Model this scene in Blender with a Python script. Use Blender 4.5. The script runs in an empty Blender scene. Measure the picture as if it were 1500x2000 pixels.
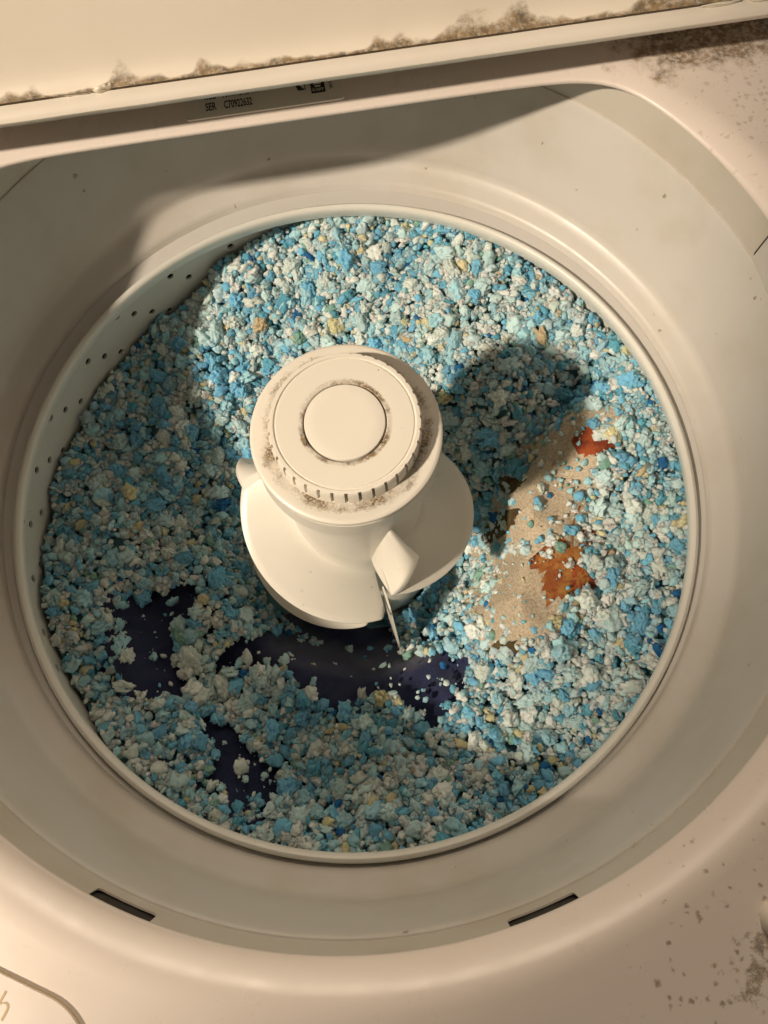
import bpy, bmesh, math, random
import numpy as np
from mathutils import Matrix, Vector, noise

R = math.radians
PI = math.pi
random.seed(7)
rng = np.random.default_rng(11)
scene = bpy.context.scene
C = scene.collection

# ---------------------------------------------------------------- camera
cam_d = bpy.data.cameras.new('camera')
cam = bpy.data.objects.new('camera', cam_d)
C.objects.link(cam)
cam.matrix_world = Matrix(((0.9854, 0.1655, -0.0391, -0.0024),
                           (-0.1699, 0.9485, -0.2675, -0.1542),
                           (-0.0072, 0.2703, 0.9628, 0.489),
                           (0, 0, 0, 1)))
cam_d.sensor_fit = 'VERTICAL'
cam_d.sensor_height = 24.0
cam_d.lens = 1410.5 / 2000 * 24.0
cam_d.clip_start = 0.01
cam_d.clip_end = 50
scene.camera = cam

# ---------------------------------------------------------------- room light
world = bpy.data.worlds.new('World')
scene.world = world
world.use_nodes = True
bg = world.node_tree.nodes['Background']
bg.inputs[0].default_value = (1.0, 0.79, 0.57, 1)
bg.inputs[1].default_value = 0.12

lamp_d = bpy.data.lights.new('room_lamp', 'SPOT')
lamp = bpy.data.objects.new('room_lamp', lamp_d)
C.objects.link(lamp)
lamp_d.energy = 655
lamp_d.color = (1.0, 0.83, 0.635)
lamp_d.shadow_soft_size = 0.10
lamp_d.spot_size = R(18.3)
lamp_d.spot_blend = 0.09
LAMP = Vector((-2.45, -0.98, 2.62))
AIM = Vector((-0.410, 0.194, 0.117))
lamp.location = LAMP
lamp.rotation_euler = (AIM - LAMP).to_track_quat('-Z', 'Y').to_euler()

# second, large and dim: added fill standing in for light off an unseen wall
back_fill_d = bpy.data.lights.new('added_back_fill', 'AREA')
back_fill = bpy.data.objects.new('added_back_fill', back_fill_d)
C.objects.link(back_fill)
back_fill_d.shape = 'RECTANGLE'
back_fill_d.size = .7
back_fill_d.size_y = .5
back_fill_d.energy = 16
back_fill_d.color = (1.0, 0.82, 0.62)
back_fill.location = (0.25, 1.25, 1.30)
back_fill.rotation_euler = (Vector((0, -.25, .1)) - back_fill.location).to_track_quat('-Z', 'Y').to_euler()

scene.view_settings.view_transform = 'Standard'
scene.view_settings.look = 'None'
scene.view_settings.gamma = 1.0
scene.view_settings.exposure = 0.0
scene.view_settings.use_curve_mapping = False
scene.render.engine = 'CYCLES'
scene.cycles.use_denoising = True
scene.cycles.max_bounces = 6
scene.cycles.diffuse_bounces = 4
scene.cycles.use_adaptive_sampling = True
scene.cycles.adaptive_threshold = 0.03
scene.cycles.adaptive_min_samples = 16
scene.cycles.sample_clamp_indirect = 4


# ---------------------------------------------------------------- helpers
def link(name, me, mat=None, parent=None, **props):
    o = bpy.data.objects.new(name, me)
    C.objects.link(o)
    if mat is not None and me is not None and not me.materials:
        me.materials.append(mat)
    if parent is not None:
        o.parent = parent
    for k, v in props.items():
        o[k] = v
    return o


def mesh(name, verts, faces, sharp=35):
    me = bpy.data.meshes.new(name)
    me.from_pydata([tuple(v) for v in verts], [], faces)
    me.update()
    me.shade_smooth()
    if sharp is not None:
        me.set_sharp_from_angle(angle=R(sharp))
    return me


def loft(name, rings, closed_u=True, cap0=False, cap1=False, sharp=35, close_v=False):
    """rings: list of equally long point lists"""
    n = len(rings[0])
    verts = [p for r in rings for p in r]
    faces = []
    m = len(rings)
    for j in range(m - 1 + (1 if close_v else 0)):
        a, b = j * n, ((j + 1) % m) * n
        for i in range(n if closed_u else n - 1):
            k = (i + 1) % n
            faces.append((a + i, a + k, b + k, b + i))
    if cap0:
        faces.append(tuple(range(n))[::-1])
    if cap1:
        faces.append(tuple((m - 1) * n + i for i in range(n)))
    return mesh(name, verts, faces, sharp)


def ring(r, z, n=192, c=(0, 0)):
    return [(c[0] + r * math.cos(2 * PI * i / n), c[1] + r * math.sin(2 * PI * i / n), z) for i in range(n)]


def lathe(name, prof, n=192, sharp=35, close_v=False, cap0=False, cap1=False):
    """prof: outside-up order (r, z[, cx, cy])"""
    return loft(name, [ring(p[0], p[1], n, (p[2], p[3]) if len(p) > 2 else (0, 0)) for p in prof],
                sharp=sharp, close_v=close_v, cap0=cap0, cap1=cap1)


def smooth(a, b, x):
    t = min(1, max(0, (x - a) / (b - a)))
    return t * t * (3 - 2 * t)


def npsmooth(a, b, x):
    t = np.clip((x - a) / (b - a), 0, 1)
    return t * t * (3 - 2 * t)


def prism(name, pts, z0, z1, bevel=0.0, seg=2, sharp=35):
    bm = bmesh.new()
    lo = [bm.verts.new((x, y, z0)) for x, y in pts]
    hi = [bm.verts.new((x, y, z1)) for x, y in pts]
    n = len(pts)
    bm.faces.new(lo[::-1])
    top = bm.faces.new(hi)
    for i in range(n):
        bm.faces.new((lo[i], lo[(i + 1) % n], hi[(i + 1) % n], hi[i]))
    if bevel:
        bmesh.ops.bevel(bm, geom=list(top.edges), offset=bevel, segments=seg, affect='EDGES', profile=0.5)
    bmesh.ops.recalc_face_normals(bm, faces=bm.faces)
    me = bpy.data.meshes.new(name)
    bm.to_mesh(me)
    bm.free()
    me.shade_smooth()
    me.set_sharp_from_angle(angle=R(sharp))
    return me


def round_poly(pts, rad, seg=6):
    out = []
    n = len(pts)
    for i in range(n):
        p0, p1, p2 = Vector(pts[i - 1]), Vector(pts[i]), Vector(pts[(i + 1) % n])
        a, b = (p0 - p1), (p2 - p1)
        r = min(rad, a.length * .45, b.length * .45)
        s, e = p1 + a.normalized() * r, p1 + b.normalized() * r
        for k in range(seg + 1):
            t = k / seg
            q = s * (1 - t) ** 2 + p1 * 2 * t * (1 - t) + e * t * t
            out.append((q.x, q.y))
    return out


# ---------------------------------------------------------------- materials
class NT:
    def __init__(self, name):
        self.m = bpy.data.materials.new(name)
        self.m.use_nodes = True
        self.t = self.m.node_tree
        self.b = self.t.nodes['Principled BSDF']

    def n(self, typ, **kw):
        nd = self.t.nodes.new('ShaderNode' + typ)
        for k, v in kw.items():
            if k.startswith('_'):
                setattr(nd, k[1:], v)
            else:
                key = int(k[1:]) if k[0] == 'i' and k[1:].isdigit() else k
                self.put(nd.inputs[key], v)
        return nd

    def put(self, sock, v):
        if isinstance(v, bpy.types.NodeSocket):
            self.t.links.new(v, sock)
        else:
            sock.default_value = v

    def math(self, op, a, b=0.0, clamp=False):
        nd = self.n('Math', _operation=op, _use_clamp=clamp, i0=a, i1=b)
        return nd.outputs[0]

    def ramp(self, x, a, b):
        nd = self.n('MapRange', _interpolation_type='SMOOTHSTEP', Value=x)
        nd.inputs['From Min'].default_value = a
        nd.inputs['From Max'].default_value = b
        return nd.outputs[0]

    def noise(self, vec, scale, detail=4, rough=.55, out=0):
        nd = self.n('TexNoise', Vector=vec, Scale=scale, Detail=detail, Roughness=rough)
        return nd.outputs[out]

    def mix(self, f, a, b):
        nd = self.n('Mix', _data_type='RGBA')
        self.put(nd.inputs[0], f)
        self.put(nd.inputs[6], a)
        self.put(nd.inputs[7], b)
        return nd.outputs[2]

    def coord(self):
        return self.n('TexCoord').outputs['Object']

    def specks(self, vec, scale, size, chance):
        """sparse dots: 1 inside a dot"""
        v = self.n('TexVoronoi', Vector=vec, Scale=scale, Randomness=1.0)
        d = v.outputs['Distance']
        cs = self.n('SeparateColor', Color=v.outputs['Color'])
        on = self.math('LESS_THAN', cs.outputs[0], chance)
        rad = self.math('MULTIPLY', cs.outputs[1], size)
        rad = self.math('ADD', rad, size * .35)
        ins = self.math('LESS_THAN', d, rad)
        return self.math('MULTIPLY', on, ins)

    def bump(self, h, strength, dist):
        nd = self.n('Bump', Height=h, Strength=strength, Distance=dist)
        self.put(self.b.inputs['Normal'], nd.outputs[0])


def col(*c):
    return (c[0], c[1], c[2], 1)


def plastic(name, base, rough, dirt=(.20, .15, .08), specks=.10, smudge=.10, speck_scale=90, size=.10):
    k = NT(name)
    o = k.coord()
    n1 = k.noise(o, 14, 5, .6)
    n2 = k.noise(o, 55, 5, .65)
    c = k.mix(k.math('MULTIPLY', k.ramp(n1, .42, .75), smudge), col(*base), col(base[0] * .80, base[1] * .74, base[2] * .62))
    warp = k.n('VectorMath', _operation='ADD', i0=o, i1=k.n('VectorMath', _operation='SCALE', i0=k.noise(o, 500, 2, out=1), Scale=.004).outputs[0])
    sp = k.specks(warp.outputs[0], speck_scale, size, specks)
    sp = k.math('MULTIPLY', sp, k.ramp(n2, .42, .6))
    c = k.mix(k.math('MULTIPLY', sp, .75), c, col(*dirt))
    k.put(k.b.inputs['Base Color'], c)
    rr = k.math('ADD', k.math('MULTIPLY', n2, .25), rough - .12)
    k.put(k.b.inputs['Roughness'], rr)
    k.bump(k.noise(o, 35, 3), .10, .001)
    return k


WHITE = (.76, .75, .70)
m_ring = plastic('tub_ring_plastic', (.605, .585, .555), .36, specks=.22, smudge=.45, size=.11).m
m_basket = plastic('basket_plastic', (.74, .74, .70), .34, specks=.06, smudge=.25).m
m_agit = plastic('agitator_plastic', (.79, .77, .71), .33, dirt=(.36, .46, .46), specks=.30, smudge=.25, speck_scale=100, size=.14).m

# flat grey of the recessed seat of the ring
m_groove = plastic('ring_seat_plastic', (.60, .585, .56), .45, specks=.03, smudge=.2).m
m_dark = NT('dark_gap')
m_dark.b.inputs['Base Color'].default_value = col(.03, .027, .022)
m_dark.b.inputs['Roughness'].default_value = .8
m_dark = m_dark.m
m_wall = plastic('opening_wall_enamel', (.60, .56, .50), .45, specks=.10, smudge=.5).m


def mould_colour(k, o, f):
    n = k.noise(o, 220, 4, .7)
    return k.mix(k.ramp(n, .35, .65), col(.060, .036, .010), col(.26, .160, .055))


# deck enamel with mould by the lid and in the front corner
k = plastic('deck_enamel', (.81, .73, .675), .30, dirt=(.16, .12, .06), specks=.05, smudge=.12)
o = k.coord()
base_c = k.b.inputs['Base Color'].links[0].from_socket
sep = k.n('SeparateXYZ', Vector=o)
X, Y, Z = sep.outputs
# stain A: along the lid at the back right
fa = k.math('MULTIPLY', k.ramp(X, .165, .25), k.ramp(Y, .150, .215))
na = k.noise(o, 70, 8, .68)
fa = k.math('MULTIPLY', fa, k.ramp(Y, .155, .235))
fa2 = k.math('MULTIPLY', k.ramp(k.math('ADD', k.math('MULTIPLY', fa, .55), na), .72, 1.02), k.math('ADD', .25, k.math('MULTIPLY', k.ramp(k.noise(o, 260, 6, .72), .34, .58), .75)))
# stain B: front right corner
dx = k.math('SUBTRACT', X, .142)
dy = k.math('SUBTRACT', Y, -.288)
dd = k.math('SQRT', k.math('ADD', k.math('MULTIPLY', dx, dx), k.math('MULTIPLY', dy, dy)))
fb = k.math('SUBTRACT', 1.0, k.ramp(dd, .008, .085))
spo = k.n('TexVoronoi', Vector=k.n('VectorMath', _operation='ADD', i0=o, i1=k.n('VectorMath', _operation='SCALE', i0=k.noise(o, 240, 2, out=1), Scale=.005).outputs[0]).outputs[0], Scale=230)
sc_ = k.n('SeparateColor', Color=spo.outputs['Color'])
spot = k.math('SUBTRACT', k.math('MULTIPLY', sc_.outputs[0], .55), spo.outputs['Distance'])
fb2 = k.math('MULTIPLY', k.ramp(k.math('ADD', spot, k.math('MULTIPLY', fb, .22)), .22, .55), k.ramp(fb, .05, .4))
# spots on the back right flat as well
fc = k.math('MULTIPLY', k.ramp(X, .20, .27), k.ramp(Y, .07, .16))
fc2 = k.math('MULTIPLY', k.ramp(k.math('ADD', spot, k.math('MULTIPLY', fc, .30)), .30, .45), fc)
fd = k.math('MULTIPLY', k.ramp(k.math('SUBTRACT', k.noise(o, 130, 6, .7), k.math('MULTIPLY', dd, 11.0)), .36, .50), .8)
st = k.math('MAXIMUM', k.math('MAXIMUM', fa2, fd), k.math('MAXIMUM', k.math('MULTIPLY', fb2, .75), k.math('MULTIPLY', fc2, .30)))
k.put(k.b.inputs['Base Color'], k.mix(k.math('MULTIPLY', st, .85), base_c, mould_colour(k, o, 1)))
m_deck = k.m

# lid panel: mould creeping up from the lower rim (object z = distance up the panel, set below)
k = plastic('lid_enamel', (.82, .75, .65), .45, dirt=(.20, .15, .09), specks=.05, smudge=.16, speck_scale=60)
o = k.coord()
base_c = k.b.inputs['Base Color'].links[0].from_socket
sep = k.n('SeparateXYZ', Vector=o)
X, Y, Z = sep.outputs
line = k.n('CombineXYZ', X=X, Y=0.0, Z=0.0).outputs[0]
along = k.noise(line, 13, 3, .6)                    # where along the rim it grows
reach = k.math('ADD', k.math('MULTIPLY', k.ramp(along, .44, .62), .011), k.math('MULTIPLY', k.math('MULTIPLY', k.ramp(along, .36, .60), k.ramp(X, .10, .27)), .012))
reach = k.math('ADD', reach, .0012)
fine = k.noise(k.n('VectorMath', _operation='MULTIPLY', i0=o, i1=(.55, 1.0, 1.0)).outputs[0], 110, 7, .68)
hgt = k.math('DIVIDE', Z, reach)
f = k.math('SUBTRACT', k.math('MULTIPLY', fine, 2.0), hgt)
f = k.math('MULTIPLY', k.ramp(f, .08, .85), k.math('ADD', .55, k.math('MULTIPLY', k.ramp(k.noise(o, 300, 5, .65), .32, .54), .45)))
k.put(k.b.inputs['Base Color'], k.mix(k.math('MULTIPLY', f, .88), base_c, mould_colour(k, o, 1)))
m_lid = k.m
m_rim = plastic('lid_rim_enamel', (.80, .745, .67), .38, specks=.04, smudge=.15).m


def round_dirt(name, r0, r1, amount, base=(.80, .765, .69), lo=.50):
    """white plastic with brown grime caught in a round crevice between radii r0 and r1"""
    k = plastic(name, base, .36, dirt=(.20, .15, .09), specks=.05, smudge=.10, speck_scale=160)
    o = k.coord()
    bc = k.b.inputs['Base Color'].links[0].from_socket
    s = k.n('SeparateXYZ', Vector=o)
    rr = k.math('SQRT', k.math('ADD', k.math('MULTIPLY', s.outputs[0], s.outputs[0]), k.math('MULTIPLY', s.outputs[1], s.outputs[1])))
    fall = k.math('SUBTRACT', 1.0, k.ramp(rr, r0, r1))
    big = k.noise(o, 45, 3, .6)
    fine = k.noise(o, 420, 6, .75)
    f = k.math('ADD', k.math('MULTIPLY', fall, .34), k.math('ADD', k.math('MULTIPLY', big, .55), k.math('MULTIPLY', fine, .45)))
    f = k.ramp(f, lo + .26, lo + .46)
    f = k.math('MULTIPLY', f, k.ramp(fall, .0, .35))
    f = k.math('MULTIPLY', f, k.math('ADD', .30, k.math('MULTIPLY', k.ramp(k.noise(o, 700, 4, .75), .36, .54), .70)))
    f = k.math('MULTIPLY', f, k.math('ADD', .25, k.math('MULTIPLY', k.ramp(k.noise(o, 60, 3, .6), .42, .60), .75)))
    k.put(k.b.inputs['Base Color'], k.mix(k.math('MULTIPLY', f, amount), bc, mould_colour(k, o, 1)))
    return k.m


m_cap = round_dirt('cap_plastic', .0425, .0535, .95, lo=.34)
m_knob = round_dirt('knob_plastic', .0228, .0272, .95, lo=.28)
m_button = plastic('button_plastic', (.81, .775, .70), .38, specks=.03, smudge=.05).m


def foam_mat(name, rgb=None):
    k = NT(name)
    o = k.coord()
    if rgb is None:
        a = k.n('Attribute', _attribute_name='foam_colour')
        c = a.outputs['Color']
        vec, sc = o, 1.0
    else:
        oi = k.n('ObjectInfo')
        v = k.math('ADD', .80, k.math('MULTIPLY', oi.outputs['Random'], .35))
        c = k.n('VectorMath', _operation='SCALE', i0=rgb, Scale=v).outputs[0]
        vec = k.n('Vector' + 'Math', _operation='SCALE', i0=k.n('NewGeometry').outputs['Position'], Scale=1.0).outputs[0]
    n1 = k.noise(vec, 420, 4, .6)
    mott = k.n('VectorMath', _operation='SCALE', i0=c, Scale=k.math('ADD', .72, k.math('MULTIPLY', n1, .55))).outputs[0]
    k.put(k.b.inputs['Base Color'], mott)
    k.b.inputs['Roughness'].default_value = .8
    k.b.inputs['Subsurface Weight'].default_value = .8
    k.b.inputs['Subsurface Radius'].default_value = (.8, 1.0, 1.0)
    k.b.inputs['Subsurface Scale'].default_value = .0028
    k.b.inputs['Specular IOR Level'].default_value = .22
    n2 = k.noise(vec, 1500, 3, .7)
    k.bump(k.math('ADD', n2, n1), .55, .0012)
    return k.m


# colour of the foam itself
PALETTE = {
    'white': (.74, .85, .82), 'mint': (.56, .77, .81), 'pale_blue': (.41, .70, .82), 'blue': (.21, .53, .78),
    'teal': (.14, .42, .58), 'deep_blue': (.025, .16, .40), 'yellow': (.70, .67, .42), 'tan': (.64, .52, .34), 'green': (.26, .47, .40)}
WEIGHT = {'white': .27, 'mint': .22, 'pale_blue': .17, 'blue': .18, 'teal': .05, 'deep_blue': .008, 'yellow': .030, 'tan': .004, 'green': .013}
KEYS = list(PALETTE)
m_foam = foam_mat('shredded_foam')
m_chunk = {q: foam_mat('foam_' + q, PALETTE[q]) for q in KEYS}

# ---------------------------------------------------------------- washing machine
OC = (.0022, .0201)      # centre of the opening in the deck
OR = .279
YB = .214


def d_radius(a):
    s = math.sin(a)
    k = 22
    r = OR ** -k
    if s > .05:
        r += ((YB - OC[1]) / s) ** -k
    return r ** (-1 / k)


wm = bpy.data.objects.new('washing_machine', None)
C.objects.link(wm)
wm['label'] = 'grimy white top-loading washing machine with its lid open and tub full of foam'
wm['category'] = 'washing machine'

NS = 256
ANG = [2 * PI * i / NS for i in range(NS)]
XL, XR, YF, YK = -.34, .34, -.335, .335


def deck_z(y):
    return .130 - .010 * smooth(.05, .205, y)


def d_ring(d, z):
    out = []
    for a in ANG:
        r = d_radius(a) + d
        x, y = OC[0] + r * math.cos(a), OC[1] + r * math.sin(a)
        zz = z if z < .117 else .117 + (z - .117) * (deck_z(y) - .117) / .013
        out.append((x, y, zz))
    return out


def rect_ring(t, z=None):
    """t 0 = just outside the rolled edge, 1 = edge of the deck"""
    out = []
    for a in ANG:
        c, s = math.cos(a), math.sin(a)
        rs = []
        if c > 1e-6: rs.append((XR - OC[0]) / c)
        if c < -1e-6: rs.append((XL - OC[0]) / c)
        if s > 1e-6: rs.append((YK - OC[1]) / s)
        if s < -1e-6: rs.append((YF - OC[1]) / s)
        ro = min(rs)
        ri = min(d_radius(a) + .021, ro - .004)
        r = ri + (ro - ri) * t
        x, y = OC[0] + r * c, OC[1] + r * s
        out.append((x, y, deck_z(y) if z is None else z))
    return out


rings = [d_ring(.03, .1135), d_ring(.004, .1135), d_ring(.001, .1139), d_ring(0, .1150), d_ring(.0001, .1165), d_ring(.0008, .1178),
         d_ring(.0022, .1196), d_ring(.0045, .1218), d_ring(.008, .1248), d_ring(.0115, .1273), d_ring(.0145, .1288), d_ring(.0175, .1297),
         rect_ring(0), rect_ring(.2), rect_ring(.5), rect_ring(.8), rect_ring(.97), rect_ring(1)]
last = [(x, y, z - .006) for x, y, z in rect_ring(1)]
rings.append([(x * 1.012, y * 1.012, z) for x, y, z in last])
rings.append([(x * 1.012, y * 1.012, .05) for x, y, z in last])
link('deck', loft('deck', rings, sharp=50), m_deck, wm, label='white enamel deck with mould spots round the opening')

# vertical wall between the deck edge and the splash ring, with three openings
WR = .2812


def curved_cutter(a0, a1, z0, z1, r0, r1, rad=.004):
    """rounded slot as a closed solid following the wall"""
    am, half = (a0 + a1) / 2, (a1 - a0) / 2 * WR
    pts = round_poly([(-half, z0), (half, z0), (half, z1), (-half, z1)], rad, 5)
    inner, outer = [], []
    for u, z in pts:
        a = am + u / WR
        for r, l in ((r0, inner), (r1, outer)):
            l.append((OC[0] + r * math.cos(a), OC[1] + r * math.sin(a), z))
    return inner, outer


def solid_from(name, pairs, sharp=35):
    v, f = [], []
    for inner, outer in pairs:
        b = len(v)
        n = len(inner)
        v += inner + outer
        f.append(tuple(b + i for i in range(n)))
        f.append(tuple(b + n + i for i in range(n))[::-1])
        for i in range(n):
            j = (i + 1) % n
            f.append((b + j, b + i, b + n + i, b + n + j))
    bm = bmesh.new()
    bv = [bm.verts.new(p) for p in v]
    for q in f:
        bm.faces.new([bv[i] for i in q])
    bmesh.ops.recalc_face_normals(bm, faces=bm.faces)
    me = bpy.data.meshes.new(name)
    bm.to_mesh(me)
    bm.free()
    return me


def boolean(me, cut_me):
    a = bpy.data.objects.new('tmp_a', me)
    b = bpy.data.objects.new('tmp_b', cut_me)
    C.objects.link(a)
    C.objects.link(b)
    md = a.modifiers.new('cut', 'BOOLEAN')
    md.operation = 'DIFFERENCE'
    md.solver = 'EXACT'
    md.object = b
    dg = bpy.context.evaluated_depsgraph_get()
    out = bpy.data.meshes.new_from_object(a.evaluated_get(dg))
    bpy.data.objects.remove(a)
    bpy.data.objects.remove(b)
    return out


def az(x, y):
    return math.atan2(y - OC[1], x - OC[0])


SLOTS = [(az(-.1563, -.2059) + .005, az(-.1283, -.2238)), (az(.037, -.2567), az(.0715, -.2492))]
wall = lathe('wall', [(WR, .083, *OC), (WR, .100, *OC), (WR, .1145, *OC), (WR + .001, .1145, *OC), (WR + .001, .100, *OC), (WR + .001, .083, *OC)], n=192, close_v=True)
wall = boolean(wall, solid_from('cut', [curved_cutter(a0, a1, .0950, .1128, WR - .01, WR + .02, .0035) for a0, a1 in SLOTS]))
wall.materials.clear()
wall.shade_smooth()
wall.set_sharp_from_angle(angle=R(35))
wall_o = link('opening_wall', wall, m_wall, wm)
for a0, a1 in SLOTS:
    i, ou = curved_cutter(a0 - .02, a1 + .02, .091, .1135, WR + .0025, WR + .006)
    link('slot', solid_from('slot', [(i, ou)]), m_dark, wall_o)
# cover of the lid switch on the right-hand wall
i, ou = curved_cutter(R(-8), R(12.9), .0885, .111, WR - .0035, WR + .001, .0025)
link('switch_cover', solid_from('switch_cover', [(i, ou)]), m_ring, wall_o)
i, ou = curved_cutter(R(-8.4), R(13.4), .0875, .112, WR - .0009, WR + .001, .003)
link('switch_gap', solid_from('switch_gap', [(i, ou)]), m_dark, wall_o)

# splash ring: seat, shelf and steep funnel, rising to a sharp ridge
SC = (.0010, .009)
FC = (.0013, .012)
prof = [(.2420, -.016), (.2420, -.005), (.2428, -.0036), (.2488, -.0026, 0, .006), (.2496, -.0018, 0, .006), (.2503, .0008, 0, .0065), (.2514, .0026, 0, .0065),
        (.2534, .0040, 0, .0068), (.2582, .0068, .0007, .008), (.2622, .0097, *SC), (.2645, .0122, *SC), (.2654, .0160, *SC), (.2661, .0205, *SC), (.2676, .0280, *FC),
        (.2705, .0440, .0016, .0142), (.2740, .0600, .0018, .0164), (.2773, .0740, .0020, .0186), (.2790, .0812, *OC), (.2797, .0842, *OC),
        (.2802, .0850, *OC), (.2830, .0848, *OC), (.2835, .080, *OC)]
ring_o = link('splash_ring', lathe('splash_ring', prof, n=256, sharp=32), m_ring, wm)
me = lathe('ring_seat', [(.2429, -.0031), (.2460, -.0026, 0, .003), (.2490, -.0019, 0, .006)], n=256)
link('ring_seat', me, m_groove, ring_o)

# basket: rim and perforated wall
BR = .250
HOLES = [(83.57, -.0201), (96.44, -.0196), (93.07, -.0331), (109.13, -.0191), (105.93, -.0321), (118.79, -.0304), (115.61, -.0437),
         (131.54, -.0272), (128.43, -.0399), (125.23, -.0536), (122.04, -.067), (144.4, -.0249), (141.09, -.0368), (137.99, -.0502),
         (134.84, -.0637), (131.64, -.0772), (153.81, -.0316), (150.71, -.0452), (147.42, -.0589), (160.29, -.0515), (157.19, -.0661),
         (163.38, -.0377), (169.97, -.0571), (173.05, -.0425), (182.6, -.0465), (179.4, -.060), (192.2, -.048), (189.0, -.061)]
for q in range(20):
    t0 = 205 + q * 12.86
    for s in range(4):
        HOLES.append((t0 - 3.15 * s, -.024 - .0133 * s))
pr = [(BR, -.165), (BR, -.13), (BR, -.10), (BR, -.07), (BR, -.045), (BR, -.028), (BR - .0012, -.0175), (BR - .005, -.0125), (BR - .0115, -.0095)]
pr2 = [(r + .002, z + (.002 if z > -.02 else 0)) for r, z in pr][::-1]
bw = lathe('basket_wall', pr + pr2, n=160, close_v=True)
pairs = []
for t, z in HOLES:
    a = R(t)
    ca, sa = math.cos(a), math.sin(a)
    inn, out = [], []
    for q in range(10):
        u, w = .0030 * math.cos(q * PI / 5), .0030 * math.sin(q * PI / 5)
        for rr, l in ((BR - .006, inn), (BR + .008, out)):
            l.append((rr * ca - u * sa, rr * sa + u * ca, z + w))
    pairs.append((inn, out))
bw = boolean(bw, solid_from('holes', pairs))
bw.materials.clear()
bw.shade_smooth()
bw.set_sharp_from_angle(angle=R(35))
basket = link('basket', bw, m_basket, wm, label='perforated basket wall')
link('basket_rim', lathe('basket_rim', [(.2375, -.0105), (.2362, -.0070), (.2352, -.0030), (.2350, -.0005), (.2354, .0014), (.2365, .0026), (.2380, .0031),
     (.2396, .0025), (.2408, .0010), (.2414, -.0012), (.2416, -.0060), (.2416, -.013)], n=256), m_basket, basket)
link('basket_floor', lathe('basket_floor', [(BR + .003, -.166), (.15, -.175), (.02, -.178)], n=96, cap1=True), m_basket, basket)
link('outer_tub', lathe('outer_tub', [(.300, .080, *OC), (.300, .02, *OC), (.300, -.2, *OC), (.1, -.22), (.01, -.22)], n=96, cap1=True), m_dark, wm)

# cabinet sides, below the deck
cb = [(XL * 1.008, YF * 1.008), (XR * 1.008, YF * 1.008), (XR * 1.008, YK * 1.008), (XL * 1.008, YK * 1.008)]
bm = bmesh.new()
lo = [bm.verts.new((x, y, -.80)) for x, y in cb]
hi = [bm.verts.new((x, y, .06)) for x, y in cb]
for i in range(4):
    bm.faces.new((lo[i], lo[(i + 1) % 4], hi[(i + 1) % 4], hi[i]))
me = bpy.data.meshes.new('cabinet')
bm.to_mesh(me)
bm.free()
link('cabinet', me, m_rim, wm)

# ---- lid, leaning back, with a rolled rim along its lower edge
LEAN = R(24)
lid = bpy.data.objects.new('lid', None)


def extrude_x(name, sec, x0, x1, steps=24, wob=0.0):
    rings = []
    for s in range(steps + 1):
        x = x0 + (x1 - x0) * s / steps
        w = wob * noise.noise(Vector((x * 30, 3.1, 0)))
        rings.append([(x, y + w * .4, z + w) for y, z in sec])
    return loft(name, rings, cap0=True, cap1=True, sharp=40)


L0 = Vector((0, .2160, .1575))                      # foot of the panel, middle
up = Vector((0, math.sin(LEAN), math.cos(LEAN)))
fr = Vector((0, -math.cos(LEAN), math.sin(LEAN)))
# panel in its own frame: object z runs up the panel
pv, pf = [], []
NX, NZ = 60, 40
for j in range(NZ + 1):
    for i in range(NX + 1):
        x = -.33 + .66 * i / NX
        zz = .42 * (j / NZ) ** 1.6
        fil = .006 * math.exp(-zz / .004)
        pv.append((x, -fil + .0006 * noise.noise(Vector((x * 12, zz * 12, 0))), zz))
for j in range(NZ):
    for i in range(NX):
        a = j * (NX + 1) + i
        pf.append((a, a + 1, a + NX + 2, a + NX + 1))
b0 = len(pv)
pv += [(-.33, .022, 0), (.33, .022, 0), (.33, .022, .42), (-.33, .022, .42)]
pf += [(b0 + 3, b0 + 2, b0 + 1, b0)]
pf += [(0, b0, b0 + 1, NX), (NZ * (NX + 1), (NZ + 1) * (NX + 1) - 1, b0 + 2, b0 + 3), (0, NZ * (NX + 1), b0 + 3, b0), (NX, b0 + 1, b0 + 2, (NZ + 1) * (NX + 1) - 1)]
lid = link('lid', mesh('lid', pv, pf, 40), m_lid, wm, label='open lid with brown mould along its lower rim')
lid.location = L0
lid.rotation_euler = (-LEAN, 0, 0)
lid_w = Matrix.Translation(L0) @ Matrix.Rotation(-LEAN, 4, 'X')
sec = [(.2042, .1500), (.2036, .1530), (.2050, .1552), (.2080, .1566), (.2125, .1576), (.2175, .1585), (.2300, .1560), (.2300, .1480), (.2100, .1480), (.2060, .1485)]
rim = link('lid_rim', extrude_x('lid_rim', sec, -.335, .335, 60, .0002), m_rim, lid)
rim.matrix_parent_inverse = lid_w.inverted()
for sx in (-1, 1):
    h = link('hinge', prism('hinge', round_poly([(sx * .27, .262), (sx * .29, .262), (sx * .29, .285), (sx * .27, .285)], .004), .118, .24), m_rim, lid)
    h.matrix_parent_inverse = lid_w.inverted()
h = link('lid_gap_blocker', prism('lid_gap_blocker', [(-.33, .252), (.33, .252), (.33, .258), (-.33, .258)], .118, .20), m_rim, lid)  # unseen panel added to stop light leaking in under the lid
h.matrix_parent_inverse = lid_w.inverted()
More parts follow.
